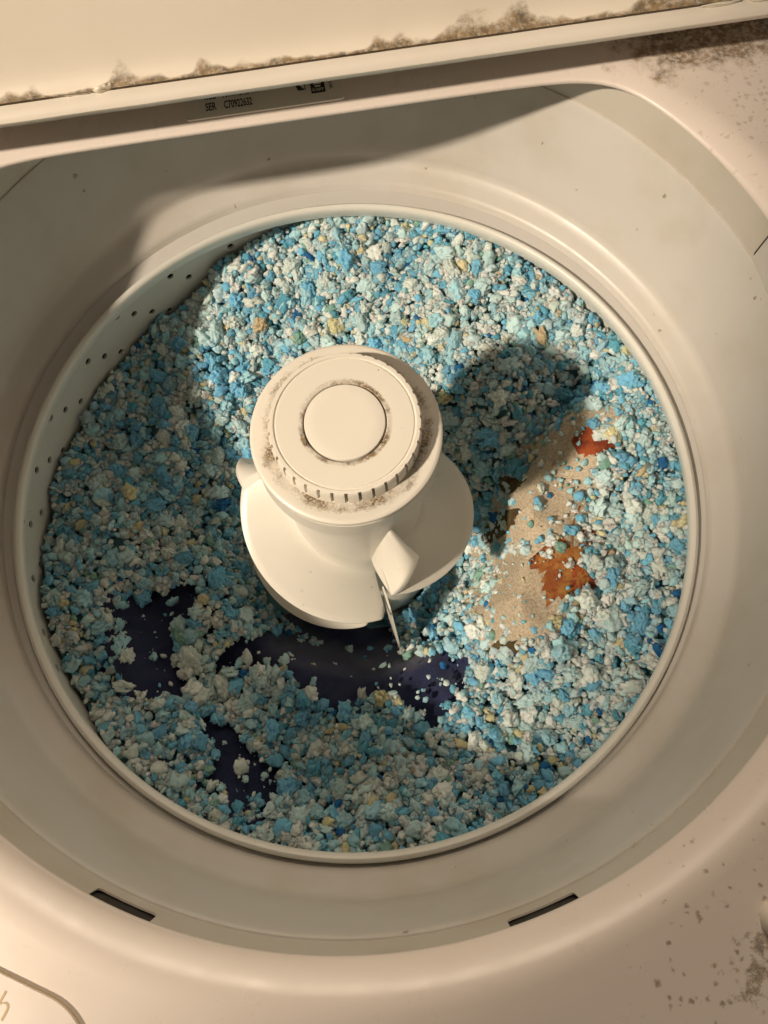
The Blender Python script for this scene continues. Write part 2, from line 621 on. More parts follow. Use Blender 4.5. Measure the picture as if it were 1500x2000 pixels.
# peeling flakes of lint on the lower rim
m_lint = plastic('lint', (.80, .74, .62), .8, specks=0, smudge=.2).m
for (x, y, l, w, h, a) in ((-.118, .2128, .010, .0016, .0018, 8), (-.104, .2120, .006, .0012, .0030, 35), (-.128, .2138, .006, .0020, .0012, -5), (.262, .2110, .012, .0012, .0012, 4), (.286, .2105, .009, .0014, .0014, 2)):
    me = bpy.data.meshes.new('lint_flake')
    bm = bmesh.new()
    bmesh.ops.create_icosphere(bm, subdivisions=3, radius=1)
    for v in bm.verts:
        q = v.co * (1 + .55 * noise.noise(v.co * 2.2 + Vector((x * 900, 0, 0))) + .3 * noise.noise(v.co * 6 + Vector((x * 900, 4, 0))))
        q = Vector((q.x * l, q.y * w, q.z * h))
        c_, s_ = math.cos(R(a)), math.sin(R(a))
        v.co = (x + q.x * c_ - q.y * s_, y + q.x * s_ * .4 + q.y * c_, .1580 + abs(q.x) * s_ * .5 + q.z)
    bm.to_mesh(me)
    bm.free()
    me.shade_smooth()
    f = link('lint_flake', me, m_lint, lid)
    f.matrix_parent_inverse = lid_w.inverted()

# ---- rating sticker on the deck behind the opening
m_sticker = NT('sticker_film')
m_sticker.b.inputs['Base Color'].default_value = col(.74, .71, .64)
m_sticker.b.inputs['Roughness'].default_value = .3
m_sticker = m_sticker.m
m_ink = NT('black_ink')
m_ink.b.inputs['Base Color'].default_value = col(.012, .012, .014)
m_ink.b.inputs['Roughness'].default_value = .5
m_ink = m_ink.m
SZ = deck_z(.235) + .0001
sticker = link('rating_sticker', prism('rating_sticker', round_poly([(-.066, .2205), (.034, .2205), (.034, .262), (-.066, .262)], .002), SZ - .001, SZ + .0003), m_sticker, wm,
               label='clear rating sticker with black serial number print')


def text(body, x, y, height, width, rot=0, mat=m_ink, parent=sticker, z=SZ + .0006, shear=0.0, name='lettering', bold=0.0):
    cu = bpy.data.curves.new('t', 'FONT')
    cu.body = body
    cu.offset = bold
    cu.resolution_u = 3
    cu.shear = shear
    t = bpy.data.objects.new('t', cu)
    C.objects.link(t)
    dg = bpy.context.evaluated_depsgraph_get()
    dg.update()
    me = bpy.data.meshes.new_from_object(t.evaluated_get(dg))
    bpy.data.objects.remove(t)
    xs = [v.co.x for v in me.vertices]
    ys = [v.co.y for v in me.vertices]
    sx, sy = width / (max(xs) - min(xs)), height / (max(ys) - min(ys))
    x0, y0 = min(xs), min(ys)
    c, s = math.cos(rot), math.sin(rot)
    for v in me.vertices:
        u, w = (v.co.x - x0) * sx, (v.co.y - y0) * sy
        v.co = (x + u * c - w * s, y + u * s + w * c, z)
    return link(name, me, mat, parent)


text('SER', -.0532, .2252, .0064, .0068, bold=.02)
text('C70922632', -.0415, .2252, .0064, .0178, bold=.02)
text('MOD', -.0532, .2338, .0056, .0076, bold=.02)
text('NTW4516FW1', -.0415, .2338, .0056, .0225, bold=.012)
# slanted mark with a bar beside the black panel
link('printed_mark', prism('mark', [(.0040, .2385), (.0052, .2385), (.0092, .2322), (.0100, .2322), (.0100, .2312), (.0060, .2312)], SZ, SZ + .0006), m_ink, sticker)
link('printed_mark', prism('mark', [(.0063, .2335), (.0068, .2335), (.0068, .2398), (.0063, .2398)], SZ, SZ + .00062), m_ink, sticker)
link('printed_mark', prism('mark', [(.0104, .2308), (.0109, .2308), (.0109, .2400), (.0104, .2400)], SZ, SZ + .0006), m_ink, sticker)
link('printed_panel', prism('panel', [(.0142, .2275), (.0232, .2275), (.0232, .246), (.0142, .246)], SZ, SZ + .0006), m_ink, sticker)
text('E12477', .0152, .2284, .0021, .0070, mat=m_sticker, z=SZ + .0009, bold=.02)
for q, w in ((0, .0036), (1, .0050), (2, .0044), (3, .0056)):
    link('printed_line', prism('pl', [(.0187 - w / 2, .2318 + q * .0022), (.0187 + w / 2, .2318 + q * .0022), (.0187 + w / 2, .2328 + q * .0022), (.0187 - w / 2, .2328 + q * .0022)], SZ, SZ + .0009), m_sticker, sticker)
text('W10', .0283, .2288, .0024, .0080, rot=PI / 2, bold=.02)

# ---- bleach dispenser lid in the front left corner
ex, ey = Vector((-.190, -.2317)), Vector((-.168, -.2453))
dirv = (ey - ex).normalized()
p_far = ex - dirv * .11
outline = [tuple(p_far), tuple(ey + dirv * .010), (-.150, -.272), (-.150, -.318), (p_far.x, -.318)]
DZ = .130
m_seam = NT('yellowed_seam')
m_seam.b.inputs['Base Color'].default_value = col(.60, .49, .30)
m_seam.b.inputs['Roughness'].default_value = .7
m_seam = m_seam.m
big = round_poly(outline, .016, 8)
cen = Vector((sum(p[0] for p in big) / len(big), sum(p[1] for p in big) / len(big)))
seam_pts = [tuple(cen + (Vector(p) - cen) * 1.010) for p in big]
disp = link('dispenser_lid', prism('dispenser_lid', big, DZ - .004, DZ + .0022, .0012, 3), m_deck, wm)
link('seam', prism('seam', seam_pts, DZ - .004, DZ + .0007, .0004, 2), m_seam, disp)
text('ch', -.1985, -.2445, .0105, .0125, rot=math.atan2(dirv.y, dirv.x), z=DZ + .0024, parent=disp, mat=m_seam, shear=0.05, bold=-.01)
g0 = Vector((-.205, -.2445))
gp = [g0 - dirv * .03, g0 + dirv * .03, g0 + dirv * .031 + Vector((-.001, -.0016)), g0 - dirv * .03 + Vector((-.001, -.0016))]
link('groove_shade_strip', prism('groove_shade', [tuple(p) for p in gp], DZ, DZ + .0025), m_wall, disp)  # raised darker strip standing in for the shaded edge of a finger recess
# lid bumper in the front right corner
bz = [(.0085, .129), (.0085, .1325), (.0075, .1345), (.0045, .1358), (.001, .136)]
link('lid_bumper', lathe('lid_bumper', [(r, z, .1532, -.2700) for r, z in bz], n=32, cap1=True), m_rim, wm)

# ---------------------------------------------------------------- agitator
bp = [(.0500, .0870), (.0492, .0840), (.0482, .0760), (.0477, .0500), (.0475, .0200), (.0475, -.0300), (.0485, -.0600), (.0510, -.0850), (.0560, -.1050), (.0640, -.1200), (.0680, -.1350), (.0680, -.17)]
agit = link('agitator', lathe('agitator', bp[::-1], n=160, sharp=50), m_agit, wm, label='white plastic agitator with spiral vanes and round cap')
link('collar', lathe('collar', [(.0490, .0868), (.0530, .0868), (.0541, .0878), (.0543, .0900), (.0536, .1075), (.0520, .1085), (.0515, .1095)], n=160), m_agit, agit)
link('cap', lathe('cap', [(.0500, .1090), (.0524, .1092), (.0536, .1098), (.0541, .1110), (.0541, .1122), (.0537, .1136), (.0527, .1144), (.0515, .1146),
                          (.0470, .1143), (.0430, .1141), (.0380, .1141)], n=192), m_cap, agit)

# knob with notched side
NK, SUB = 35, 12
kn = NK * SUB


def knob_ring(r_out, r_in, z):
    out = []
    for i in range(kn):
        f = i % SUB
        r = r_in if f in (4, 5, 6, 7) else r_out
        a = 2 * PI * (i + {3: 1.05, 4: .1, 7: -.1, 8: -1.05}.get(f, 0)) / kn
        out.append((r * math.cos(a), r * math.sin(a), z))
    return out


KT = .1268
rings = [knob_ring(.0424, .0424, .1138), knob_ring(.0424, .0424, .1152), knob_ring(.0424, .0378, .1154), knob_ring(.0420, .0378, .1248),
         knob_ring(.0417, .0400, .1258), knob_ring(.0411, .0407, KT - .0001), ring(.0402, KT, kn), ring(.0390, KT, kn), ring(.0384, KT - .0009, kn), ring(.0378, KT - .0009, kn),
         ring(.0374, KT - .0003, kn), ring(.0330, KT - .0002, kn), ring(.0260, KT - .0002, kn), ring(.0234, KT - .0003, kn), ring(.0229, KT - .0008, kn), ring(.0228, KT - .004, kn), ring(.0205, KT - .004, kn)]
knob = link('knob', loft('knob', rings, sharp=32), m_knob, agit)
b = link('button', lathe('button', [(.0221, KT - .005), (.0221, KT - .0004), (.0218, KT + .0002), (.0212, KT + .0004), (.0150, KT + .0005), (.0010, KT + .0003)], n=128, cap1=True), m_button, agit)


def body_r(z):
    for (r0, z0), (r1, z1) in zip(bp, bp[1:]):
        if z1 <= z <= z0:
            return r0 + (r1 - r0) * (z0 - z) / (z0 - z1)
    return bp[-1][0]


def interp(t, pts):
    for (a, va), (b, vb) in zip(pts, pts[1:]):
        if a <= t <= b:
            s = (t - a) / (b - a)
            return va + (vb - va) * s
    return pts[-1][1] if t > pts[-1][0] else pts[0][1]


def vane_mesh(a0, span, z0=.004, z1=-.068, r0=.0785, r1=.0323, r2=-.0270):
    NA, NR = 72, 14
    topg, botg = [], []
    for i in range(NA + 1):
        t = i / NA
        a = R(a0 + span * t)
        zo = z0 + z1 * t
        ro = r0 + r1 * t + r2 * t * t
        # round off the trailing corner
        arc = (1 - t) * R(span) * .085
        if arc < .006:
            q = 1 - arc / .006
            ro -= .006 * (1 - math.sqrt(max(0, 1 - q * q)))
        zin = zo + .004
        ri = .0450
        tr, br = [], []
        for j in range(NR + 1):
            s = j / NR
            r = ri + (ro - ri) * s
            z = zin + (zo - zin) * s + .007 * math.exp(-(r - ri) / .0022)
            edge = .0012 * max(0, (s - .9) / .1) ** 2
            tr.append((r * math.cos(a), r * math.sin(a), z - edge))
            br.append((r * math.cos(a), r * math.sin(a), zin + (zo - zin) * s - .0030))
        topg.append(tr)
        botg.append(br)
    rings = [tr + br[::-1] for tr, br in zip(topg, botg)]
    return loft('vane', rings, cap0=True, cap1=True, sharp=40)


def fin_mesh(a0, grow=0.0):
    """leading fin of a vane: leans from a thin top edge down to the front of the vane"""
    S = (0, .5, .9, 1)
    T = (0, .07, .5, .93, 1)
    rows = []
    for t in T:
        rowf, rowb = [], []
        for sv in S:
            z = (.054 - .030 * sv) * (1 - t) + (-.020 + .022 * sv) * t + .004 * math.sin(t * PI)
            a = a0 + (10.5 + 8 * sv) * (1 - t) + (-6.5 + 6.5 * sv) * t - 2 * math.sin(t * PI)
            r_out = .068 + grow + .0115 * t + .004 * math.sin(t * PI)
            r = .0450 + (r_out - .0450) * sv
            th = 5.0
            rowf.append((r * math.cos(R(a)), r * math.sin(R(a)), z))
            rowb.append((r * math.cos(R(a + th)), r * math.sin(R(a + th)), z - .003))
        rows.append(rowf + rowb[::-1])
    n = len(rows[0])
    verts = [p for r_ in rows for p in r_]
    faces = []
    for j in range(len(rows) - 1):
        for i in range(n):
            k2 = (i + 1) % n
            faces.append((j * n + i, j * n + k2, (j + 1) * n + k2, (j + 1) * n + i))
    h = n // 2
    for j in (0, len(rows) - 1):
        for i in range(h - 1):
            q = (j * n + i, j * n + i + 1, j * n + n - 2 - i, j * n + n - 1 - i)
            faces.append(q[::-1] if j == 0 else q)
    bm = bmesh.new()
    bv = [bm.verts.new(p) for p in verts]
    for f in faces:
        bm.faces.new([bv[i] for i in f])
    bmesh.ops.recalc_face_normals(bm, faces=bm.faces)
    me = bpy.data.meshes.new('fin')
    bm.to_mesh(me)
    bm.free()
    me.shade_smooth()
    return me


for q in range(3):
    a0 = -81.5 + 121 * q
    back = 8 if q == 2 else 0
    v = link('vane', vane_mesh(a0 - back, 115 + back), m_agit, agit)
    fn = link('fin', fin_mesh(a0 - back, .007 if q == 2 else 0), m_agit, agit)
    sb = fn.modifiers.new('round', 'SUBSURF')
    sb.levels = sb.render_levels = 3
# lower blades of the screw, in the gap below the vanes
for q in range(1):
    link('lower_vane', vane_mesh(188 + 120 * q, 78, -.082, -.016, .0925, .006, -.016), m_agit, agit)
# flexible paddles of the skirt, half sunk in the foam
for q in range(1):
    a = R(-81.5)
    pts = [(.0600, -.064), (.0780, -.066), (.0830, -.076), (.0900, -.090), (.0970, -.104), (.1020, -.114), (.104, -.125), (.075, -.125)]
    v, n = [], len(pts)
    for s in (-.0007, .0007):
        for r, z in pts:
            v.append((r * math.cos(a) - s * math.sin(a), r * math.sin(a) + s * math.cos(a), z))
    f = [tuple(range(n)), tuple(range(n, 2 * n))[::-1]] + [(i, (i + 1) % n, n + (i + 1) % n, n + i)[::-1] for i in range(n)]
    link('paddle', mesh('paddle', v, f, 30), m_agit, agit)

# ---------------------------------------------------------------- the pile in the basket
EDGE = [(-180, -.057), (-150, -.052), (-120, -.048), (-90, -.046), (-60, -.040), (-30, -.026), (0, -.018), (17, -.024), (36, -.026), (49, -.018), (70, -.012), (88, -.018),
        (100, -.034), (110, -.046), (121, -.064), (130, -.062), (141, -.066), (157, -.070), (166, -.062), (180, -.057)]
EA = np.array([e[0] for e in EDGE], float)
EZ = np.array([e[1] for e in EDGE], float)
BY = np.array([-.20, -.160, -.118, -.089, -.068, -.051, -.027, -.008, .010, .024, .044, .065, .085])
BX = np.array([.165, .118, .088, .091, .101, .112, .114, .121, .139, .152, .168, .21, .26])


def lump(x, y):
    return (.0045 * np.sin(31 * x + 1.3) * np.sin(27 * y + .4) + .0035 * np.sin(63 * x - 40 * y + 2.0)
            + .0030 * np.sin(55 * y + 71 * x + .7) + .0018 * np.sin(140 * x + 1) * np.sin(131 * y + 2))


def H(x, y):
    x, y = np.asarray(x, float), np.asarray(y, float)
    r = np.hypot(x, y)
    a = np.degrees(np.arctan2(y, x))
    e = np.interp(a, EA, EZ)
    h = -.106 + (e + .106) * np.clip(r / .245, 0, 1.05) ** 1.5
    # back of the pile is heaped up a little
    h = h + .012 * npsmooth(.05, .16, y) * npsmooth(-.06, .03, x) * (1 - npsmooth(.17, .24, r))
    # foam heaped over the pillow on the right
    xb = np.interp(y, BY, BX)
    w = npsmooth(-.010, .014, x - xb)
    hp = -.034 + (e + .034) * npsmooth(.15, .245, r)
    h = h * (1 - w) + np.maximum(h, hp) * w
    h = h + .026 * np.exp(-(((x - .115) ** 2 + (y - .075) ** 2) / .055 ** 2))
    h = h - .060 * (1 - npsmooth(.088, .128, r)) * (1 - npsmooth(-.01, .06, y))
    return h + lump(x, y)


PILLOW = [(0.167, 0.044), (0.187, 0.036), (0.189, 0.018), (0.196, 0.008), (0.183, 0.002), (0.175, -0.011), (0.169, -0.022), (0.154, -0.034), (0.141, -0.039), (0.135, -0.048), (0.153, -0.053), (0.162, -0.063), (0.156, -0.073), (0.162, -0.086), (0.153, -0.1), (0.14, -0.105), (0.12, -0.097), (0.111, -0.103), (0.099, -0.123), (0.09, -0.118), (0.093, -0.089), (0.103, -0.068), (0.115, -0.051), (0.116, -0.027), (0.123, -0.008), (0.141, 0.01), (0.154, 0.024)]
CLOTH = [[(-0.194, -0.033), (-0.168, -0.027), (-0.132, -0.036), (-0.138, -0.055), (-0.159, -0.067), (-0.155, -0.087), (-0.144, -0.097), (-0.148, -0.112), (-0.167, -0.114), (-0.186, -0.103), (-0.19, -0.081), (-0.196, -0.057)],
         [(-0.121, -0.084), (-0.087, -0.074), (-0.04, -0.088), (0.006, -0.102), (0.041, -0.114), (0.071, -0.129), (0.056, -0.139), (0.042, -0.152), (0.027, -0.167), (0.01, -0.152), (-0.007, -0.136), (-0.024, -0.139), (-0.042, -0.13), (-0.064, -0.11), (-0.099, -0.1), (-0.122, -0.096)],
         [(-0.144, -0.128), (-0.13, -0.137), (-0.113, -0.151), (-0.096, -0.172), (-0.084, -0.192), (-0.093, -0.201), (-0.107, -0.2), (-0.125, -0.192), (-0.13, -0.173), (-0.132, -0.155), (-0.143, -0.137)]]


def inside(poly, x, y):
    n = len(poly)
    res = np.zeros(np.shape(x), bool)
    for i in range(n):
        x0, y0 = poly[i]
        x1, y1 = poly[(i + 1) % n]
        if y0 == y1:
            continue
        c = ((y0 > y) != (y1 > y)) & (x < (x1 - x0) * (y - y0) / (y1 - y0) + x0)
        res ^= c
    return res


def fnoise(x, y, s):
    return np.sin(x * s + 1.7 * np.sin(y * s * .8)) * np.sin(y * s * 1.1 + 1.3 * np.sin(x * s * .7 + 2))


# ---- navy garment under the crumbs in front
k = NT('navy_fabric')
o = k.coord()
lint_ = k.specks(o, 420, .12, .10)
wv = k.noise(o, 900, 3, .7)
c = k.mix(k.ramp(wv, .35, .7), col(.009, .015, .056), col(.022, .030, .100))
k.put(k.b.inputs['Base Color'], k.mix(k.math('MULTIPLY', lint_, .35), c, col(.20, .24, .30)))
k.b.inputs['Roughness'].default_value = .95
k.b.inputs['Sheen Weight'].default_value = .25
k.b.inputs['Sheen Roughness'].default_value = .5
k.bump(wv, .5, .0008)
m_navy = k.m

GN = 150
gx = np.linspace(-.215, .10, GN)
gy = np.linspace(-.225, .0, GN)
GX, GY = np.meshgrid(gx, gy)
fold = .009 * np.sin(48 * (GX * .8 + GY * .6) + 1.5 * np.sin(30 * GY)) + .003 * fnoise(GX, GY, 60) + .0022 * fnoise(GX, GY, 150)
any_in = np.zeros(GX.shape, bool)
near = np.full(GX.shape, 1e9)
for poly in CLOTH:
    any_in |= inside(poly, GX, GY)
    for (x0, y0), (x1, y1) in zip(poly, poly[1:] + poly[:1]):
        for t in np.linspace(0, 1, 5):
            near = np.minimum(near, np.hypot(GX - x0 - (x1 - x0) * t, GY - y0 - (y1 - y0) * t))
near[any_in] = 0
GZ = H(GX, GY) + fold * .8 - .0025 - .010 * npsmooth(.006, .03, near)
keep = (near < .032) & (np.hypot(GX, GY) < .243) & (np.hypot(GX, GY) > .070)
idx = -np.ones(GX.size, int)
vid = np.flatnonzero(keep.ravel())
idx[vid] = np.arange(len(vid))
V = np.stack([GX.ravel()[vid], GY.ravel()[vid], GZ.ravel()[vid]], 1)
F = []
for j in range(GN - 1):
    for i in range(GN - 1):
        q = (idx[j * GN + i], idx[j * GN + i + 1], idx[(j + 1) * GN + i + 1], idx[(j + 1) * GN + i])
        if min(q) >= 0:
            F.append(tuple(int(e) for e in q))
me = mesh('navy_garment', V.tolist(), F, None)
gar = link('navy_garment', me, m_navy, label='dark navy wet garment half buried in foam crumbs in front of the agitator', category='garment')
sm = gar.modifiers.new('thick', 'SOLIDIFY')
sm.thickness = .002
sm.offset = -1

# ---- pillow with maple-leaf print on the right
k = NT('woven_linen')
o = k.coord()
sp = k.n('SeparateXYZ', Vector=o)
wx = k.math('SINE', k.math('MULTIPLY', k.math('ADD', sp.outputs[0], k.math('MULTIPLY', sp.outputs[1], .25)), 5200))
wy = k.math('SINE', k.math('MULTIPLY', k.math('SUBTRACT', sp.outputs[1], k.math('MULTIPLY', sp.outputs[0], .25)), 4700))
wv = k.math('MULTIPLY', wx, wy)
nn = k.noise(o, 520, 4, .7)
sl = k.noise(o, 160, 3, .6)
f = k.math('ADD', k.math('MULTIPLY', wv, .05), nn)
c = k.mix(k.ramp(f, .30, .68), col(.40, .32, .22), col(.68, .59, .46))
c = k.mix(k.math('MULTIPLY', k.ramp(sl, .5, .8), .35), c, col(.42, .32, .20))
k.put(k.b.inputs['Base Color'], c)
k.b.inputs['Roughness'].default_value = .95
k.bump(k.math('ADD', k.math('MULTIPLY', wv, .5), k.math('MULTIPLY', nn, 2.5)), .5, .0007)
m_linen = k.m


def pillow_z(x, y):
    """top of the pillow cover"""
    x, y = np.asarray(x, float), np.asarray(y, float)
    crease = .0028 * np.sin(75 * y + 22 * x) * npsmooth(0, .03, .03 - np.abs(x - np.interp(y, BY, BX) - .01))
    return H(x, y) + .0040 + crease - .012 * npsmooth(.035, .09, x - np.interp(y, BY, BX)) - .018 * npsmooth(.035, .06, y) - .02 * npsmooth(.115, .14, -y)


NY_, NX_ = 110, 60
V, F = [], []
for j in range(NY_ + 1):
    y = -.150 + .215 * j / NY_
    xb = float(np.interp(y, BY, BX))
    for i in range(NX_ + 1):
        x = xb - .022 + .105 * i / NX_
        z = float(pillow_z(x, y))
        V.append((x, y, z - .02 * max(0, .15 - i / NX_)))
for j in range(NY_):
    for i in range(NX_):
        a = j * (NX_ + 1) + i
        F.append((a, a + 1, a + NX_ + 2, a + NX_ + 1))
pil = link('pillow', mesh('pillow', V, F, None), m_linen, label='beige linen pillow with printed autumn maple leaves sticking out of the foam', category='pillow')
sm = pil.modifiers.new('thick', 'SOLIDIFY')
sm.thickness = .006
sm.offset = -1


def leaf_mat(name, a, b, c):
    k = NT(name)
    o = k.coord()
    n1 = k.noise(o, 90, 4, .6)
    n2 = k.noise(o, 420, 4, .7)
    cc = k.mix(k.ramp(n1, .42, .60), col(*a), col(*b))
    cc = k.mix(k.math('MULTIPLY', k.ramp(n2, .52, .68), .6), cc, col(*c))
    k.put(k.b.inputs['Base Color'], cc)
    k.b.inputs['Roughness'].default_value = .95
    k.bump(n2, .4, .0006)
    return k.m


m_leaf1 = leaf_mat('leaf_print_ochre', (.40, .185, .045), (.28, .080, .020), (.11, .024, .010))
m_leaf2 = leaf_mat('leaf_print_red', (.34, .075, .020), (.20, .036, .014), (.09, .016, .009))
m_leaf3 = leaf_mat('leaf_print_dark', (.11, .085, .03), (.06, .04, .015), (.15, .05, .02))

# half outline of a maple leaf, unit size, tip up, stem at the origin
LEAF = [(0, 0), (.06, .03), (.30, -.06), (.27, .06), (.52, .05), (.44, .16), (.66, .22), (.56, .30), (.86, .47), (.66, .49), (.74, .62), (.54, .56), (.50, .66), (.34, .52),
        (.38, .78), (.27, .74), (.28, .90), (.17, .86), (0, 1.12)]
LEAF = LEAF + [(-x, y) for x, y in LEAF[::-1]][1:-1]


def leaf(cx, cy, size, rot, mat, stem=True):
    pts = [(p[0] * size * .62, (p[1]) * size) for p in LEAF]
    c, s = math.cos(rot), math.sin(rot)
    bm = bmesh.new()
    vs = [bm.verts.new((cx + u * c - w * s, cy + u * s + w * c, 0)) for u, w in pts]
    f = bm.faces.new(vs)
    bmesh.ops.triangulate(bm, faces=[f])
    bmesh.ops.subdivide_edges(bm, edges=bm.edges[:], cuts=3, use_grid_fill=True)
    if stem:
        prev = None
        L = []
        for q in range(13):
            t = q / 12
            u, w = .10 * size * math.sin(t * 2.2), -t * size * .75
            for e in (-1, 1):
                uu = u + e * .016 * size
                L.append(bm.verts.new((cx + uu * c - w * s, cy + uu * s + w * c, 0)))
        for q in range(12):
            bm.faces.new((L[2 * q], L[2 * q + 1], L[2 * q + 3], L[2 * q + 2]))
    for v in bm.verts:
        v.co.z = float(pillow_z(v.co.x, v.co.y)) + .0007
    bmesh.ops.recalc_face_normals(bm, faces=bm.faces)
    me = bpy.data.meshes.new('printed_leaf')
    bm.to_mesh(me)
    bm.free()
    me.shade_smooth()
    return link('printed_leaf', me, mat, pil)


leaf(.148, -.060, .044, R(146), m_leaf1)
leaf(.154, -.074, .032, R(195), m_leaf2, False)
leaf(.150, -.066, .024, R(250), m_leaf1, False)
leaf(.158, -.060, .020, R(-70), m_leaf2, False)
leaf(.178, .004, .026, R(-15), m_leaf2, False)
leaf(.187, .004, .018, R(-60), m_leaf2, False)
leaf(.118, -.028, .022, R(60), m_leaf3, False)
leaf(.130, .000, .018, R(40), m_leaf3, False)
leaf(.093, -.118, .022, R(150), m_leaf3, False)


# ---------------------------------------------------------------- foam scraps
def proto(sub, seed):
    r = random.Random(seed)
    bm = bmesh.new()
    bmesh.ops.create_icosphere(bm, subdivisions=sub, radius=1)
    sx, sy, sz = r.uniform(.90, 1.35), r.uniform(.70, 1.05), r.uniform(.52, .92)
    cuts = []
    for q in range(r.randint(0, 4)):
        v = Vector((r.gauss(0, 1), r.gauss(0, 1), r.gauss(0, 1))).normalized()
        cuts.append((v, r.uniform(.42, .85)))
    off = Vector((r.uniform(0, 99), r.uniform(0, 99), r.uniform(0, 99)))
    for v in bm.verts:
        p = v.co.copy()
        d = 1 + .42 * noise.noise(p * 1.5 + off) + .48 * noise.noise(p * 2.9 + off) + .15 * noise.noise(p * 6 + off) + .05 * noise.noise(p * 11 + off)
        p = p * d
        for n, k in cuts:
            e = p.dot(n) - k
            if e > 0:
                p -= n * e * .75
        v.co = Vector((p.x * sx, p.y * sy, p.z * sz))
    me = bpy.data.meshes.new('foam_chunk')
    bm.to_mesh(me)
    bm.free()
    me.shade_smooth()
    return me


HI = [proto(4, 100 + i) for i in range(14)]
MID = [proto(3, 300 + i) for i in range(24)]
LOW = [proto(2, 500 + i) for i in range(20)]


def arrays(me):
    v = np.empty(len(me.vertices) * 3, np.float32)
    me.vertices.foreach_get('co', v)
    f = np.empty(len(me.polygons) * 3, np.int32)
    me.polygons.foreach_get('vertices', f)
    return v.reshape(-1, 3), f.reshape(-1, 3)


MIDA = [arrays(m) for m in MID]
LOWA = [arrays(m) for m in LOW]

# scatter
N = 25500
px = rng.uniform(-.25, .25, N * 2)
py = rng.uniform(-.25, .25, N * 2)
ok = np.hypot(px, py) < .246
px, py = px[ok][:N], py[ok][:N]
size = np.clip(np.exp(rng.normal(math.log(.0028), .38, len(px))), .0011, .0070)
rr_ = np.hypot(px, py)
jit = .0075
jx, jy = px + jit * fnoise(px, py, 210), py + jit * fnoise(py, px, 190)
in_p = inside(PILLOW, jx, jy)
in_c = np.zeros(len(px), bool)
for poly in CLOTH:
    in_c |= inside(poly, jx, jy)
crumb = rng.random(len(px))
patch = fnoise(px, py, 160) > .25
small = (in_p & (crumb < np.where(patch, .45, .12))) | (in_c & (crumb < np.where(patch, .20, .06)))
size[small] *= np.where(rng.random(small.sum()) < .16, rng.uniform(.7, 1.2, small.sum()), rng.uniform(.18, .60, small.sum()))
keep = (~(in_p | in_c) | small) & (rr_ > np.where((py < .02) & (px < .012), .098, .070) + size * .3) & (rr_ < .2485 - size * .75)
px, py, size, small, in_p = px[keep], py[keep], size[keep], small[keep], in_p[keep]
lay = rng.uniform(-.75, .55, len(px))
lay[size > .0048] = rng.uniform(-.25, .40, (size > .0048).sum())
pz = H(px, py) + lay * size
pz[small] = H(px[small], py[small]) + np.where(in_p[small], .005, .0005) + .25 * size[small]
# keep scraps in the vicinity of the rim below it
rr_ = np.hypot(px, py)
pz = np.where(rr_ > .232, np.minimum(pz, -.0085 - size), pz)
clump = fnoise(px, py, 55) + .6 * fnoise(px + .3, py, 120)
wts = np.array([WEIGHT[q] for q in KEYS])
colour = np.empty(len(px), int)
for i in range(len(px)):
    w = wts.copy()
    b = 1 + .75 * clump[i]
    for j, q in enumerate(KEYS):
        if q in ('pale_blue', 'blue', 'teal', 'deep_blue'):
            w[j] *= max(.2, b)
        elif q in ('white', 'mint'):
            w[j] *= max(.25, 2 - b)
    colour[i] = rng.choice(len(KEYS), p=w / w.sum())


def rand_rot(r):
    q = r.normal(size=4)
    q /= np.linalg.norm(q)
    w, x, y, z = q
    return np.array([[1 - 2 * (y * y + z * z), 2 * (x * y - z * w), 2 * (x * z + y * w)],
                     [2 * (x * y + z * w), 1 - 2 * (x * x + z * z), 2 * (y * z - x * w)],
                     [2 * (x * z - y * w), 2 * (y * z + x * w), 1 - 2 * (x * x + y * y)]])


# the largest scraps on top become objects of their own
vis = (rr_ < .225) & (lay > -.2) & ~small
# exclude what the agitator hides from above
score = np.where(vis, size, 0)
big_i = np.argsort(-score)[:300]
is_big = np.zeros(len(px), bool)
is_big[big_i] = True

TONE = {'white': 'off-white', 'mint': 'pale mint', 'pale_blue': 'pale blue', 'blue': 'sky blue', 'teal': 'teal', 'deep_blue': 'deep blue', 'yellow': 'yellow', 'tan': 'tan', 'green': 'sea green'}


def zone(x, y):
    a = math.degrees(math.atan2(y, x))
    r = math.hypot(x, y)
    spots = [('just behind the agitator', (.0, .115), .045), ('in the shadow the agitator throws', (.115, .05), .05), ('by the small side fin of the agitator', (-.12, .03), .04),
             ('by the agitator paddle', (.03, -.125), .03), ('on the gap between the navy patches', (-.12, -.12), .03), ('around the widest navy patch', (.0, -.165), .035),
             ('by the printed red leaf', (.195, .02), .03), ('between the big printed leaf and the rim', (.195, -.07), .04), ('at the lower end of the pillow', (.11, -.15), .035),
             ('behind the top end of the pillow', (.16, .08), .035)]
    for t, (cx, cy), d in spots:
        if math.hypot(x - cx, y - cy) < d:
            return t
    if r > .205:
        for lo, hi, t in ((-30, 20, 'against the rim beside the pillow'), (20, 60, 'under the rim at the lit back corner'), (60, 100, 'under the straight back of the opening'),
                          (100, 140, 'against the upper perforated wall'), (140, 180, 'against the shaded perforated wall'), (-180, -130, 'along the rim beside the navy patches'),
                          (-130, -80, 'along the front rim'), (-80, -30, 'along the rim below the pillow')):
            if lo <= a < hi:
                return t
    for lo, hi, t in ((-30, 20, 'on the heap over the pillow'), (20, 60, 'on the lit slope behind the pillow'), (60, 100, 'on the lit heap at the back'), (100, 140, 'on the slope below the perforations'),
                      (140, 180, 'on the dim slope below the shaded perforations'), (-180, -130, 'around the navy patch by the wall'), (-130, -80, 'in the dim foam near the front rim'), (-80, -30, 'in the dim foam below the pillow')):
        if lo <= a < hi:
            return t
    return 'on the pile'


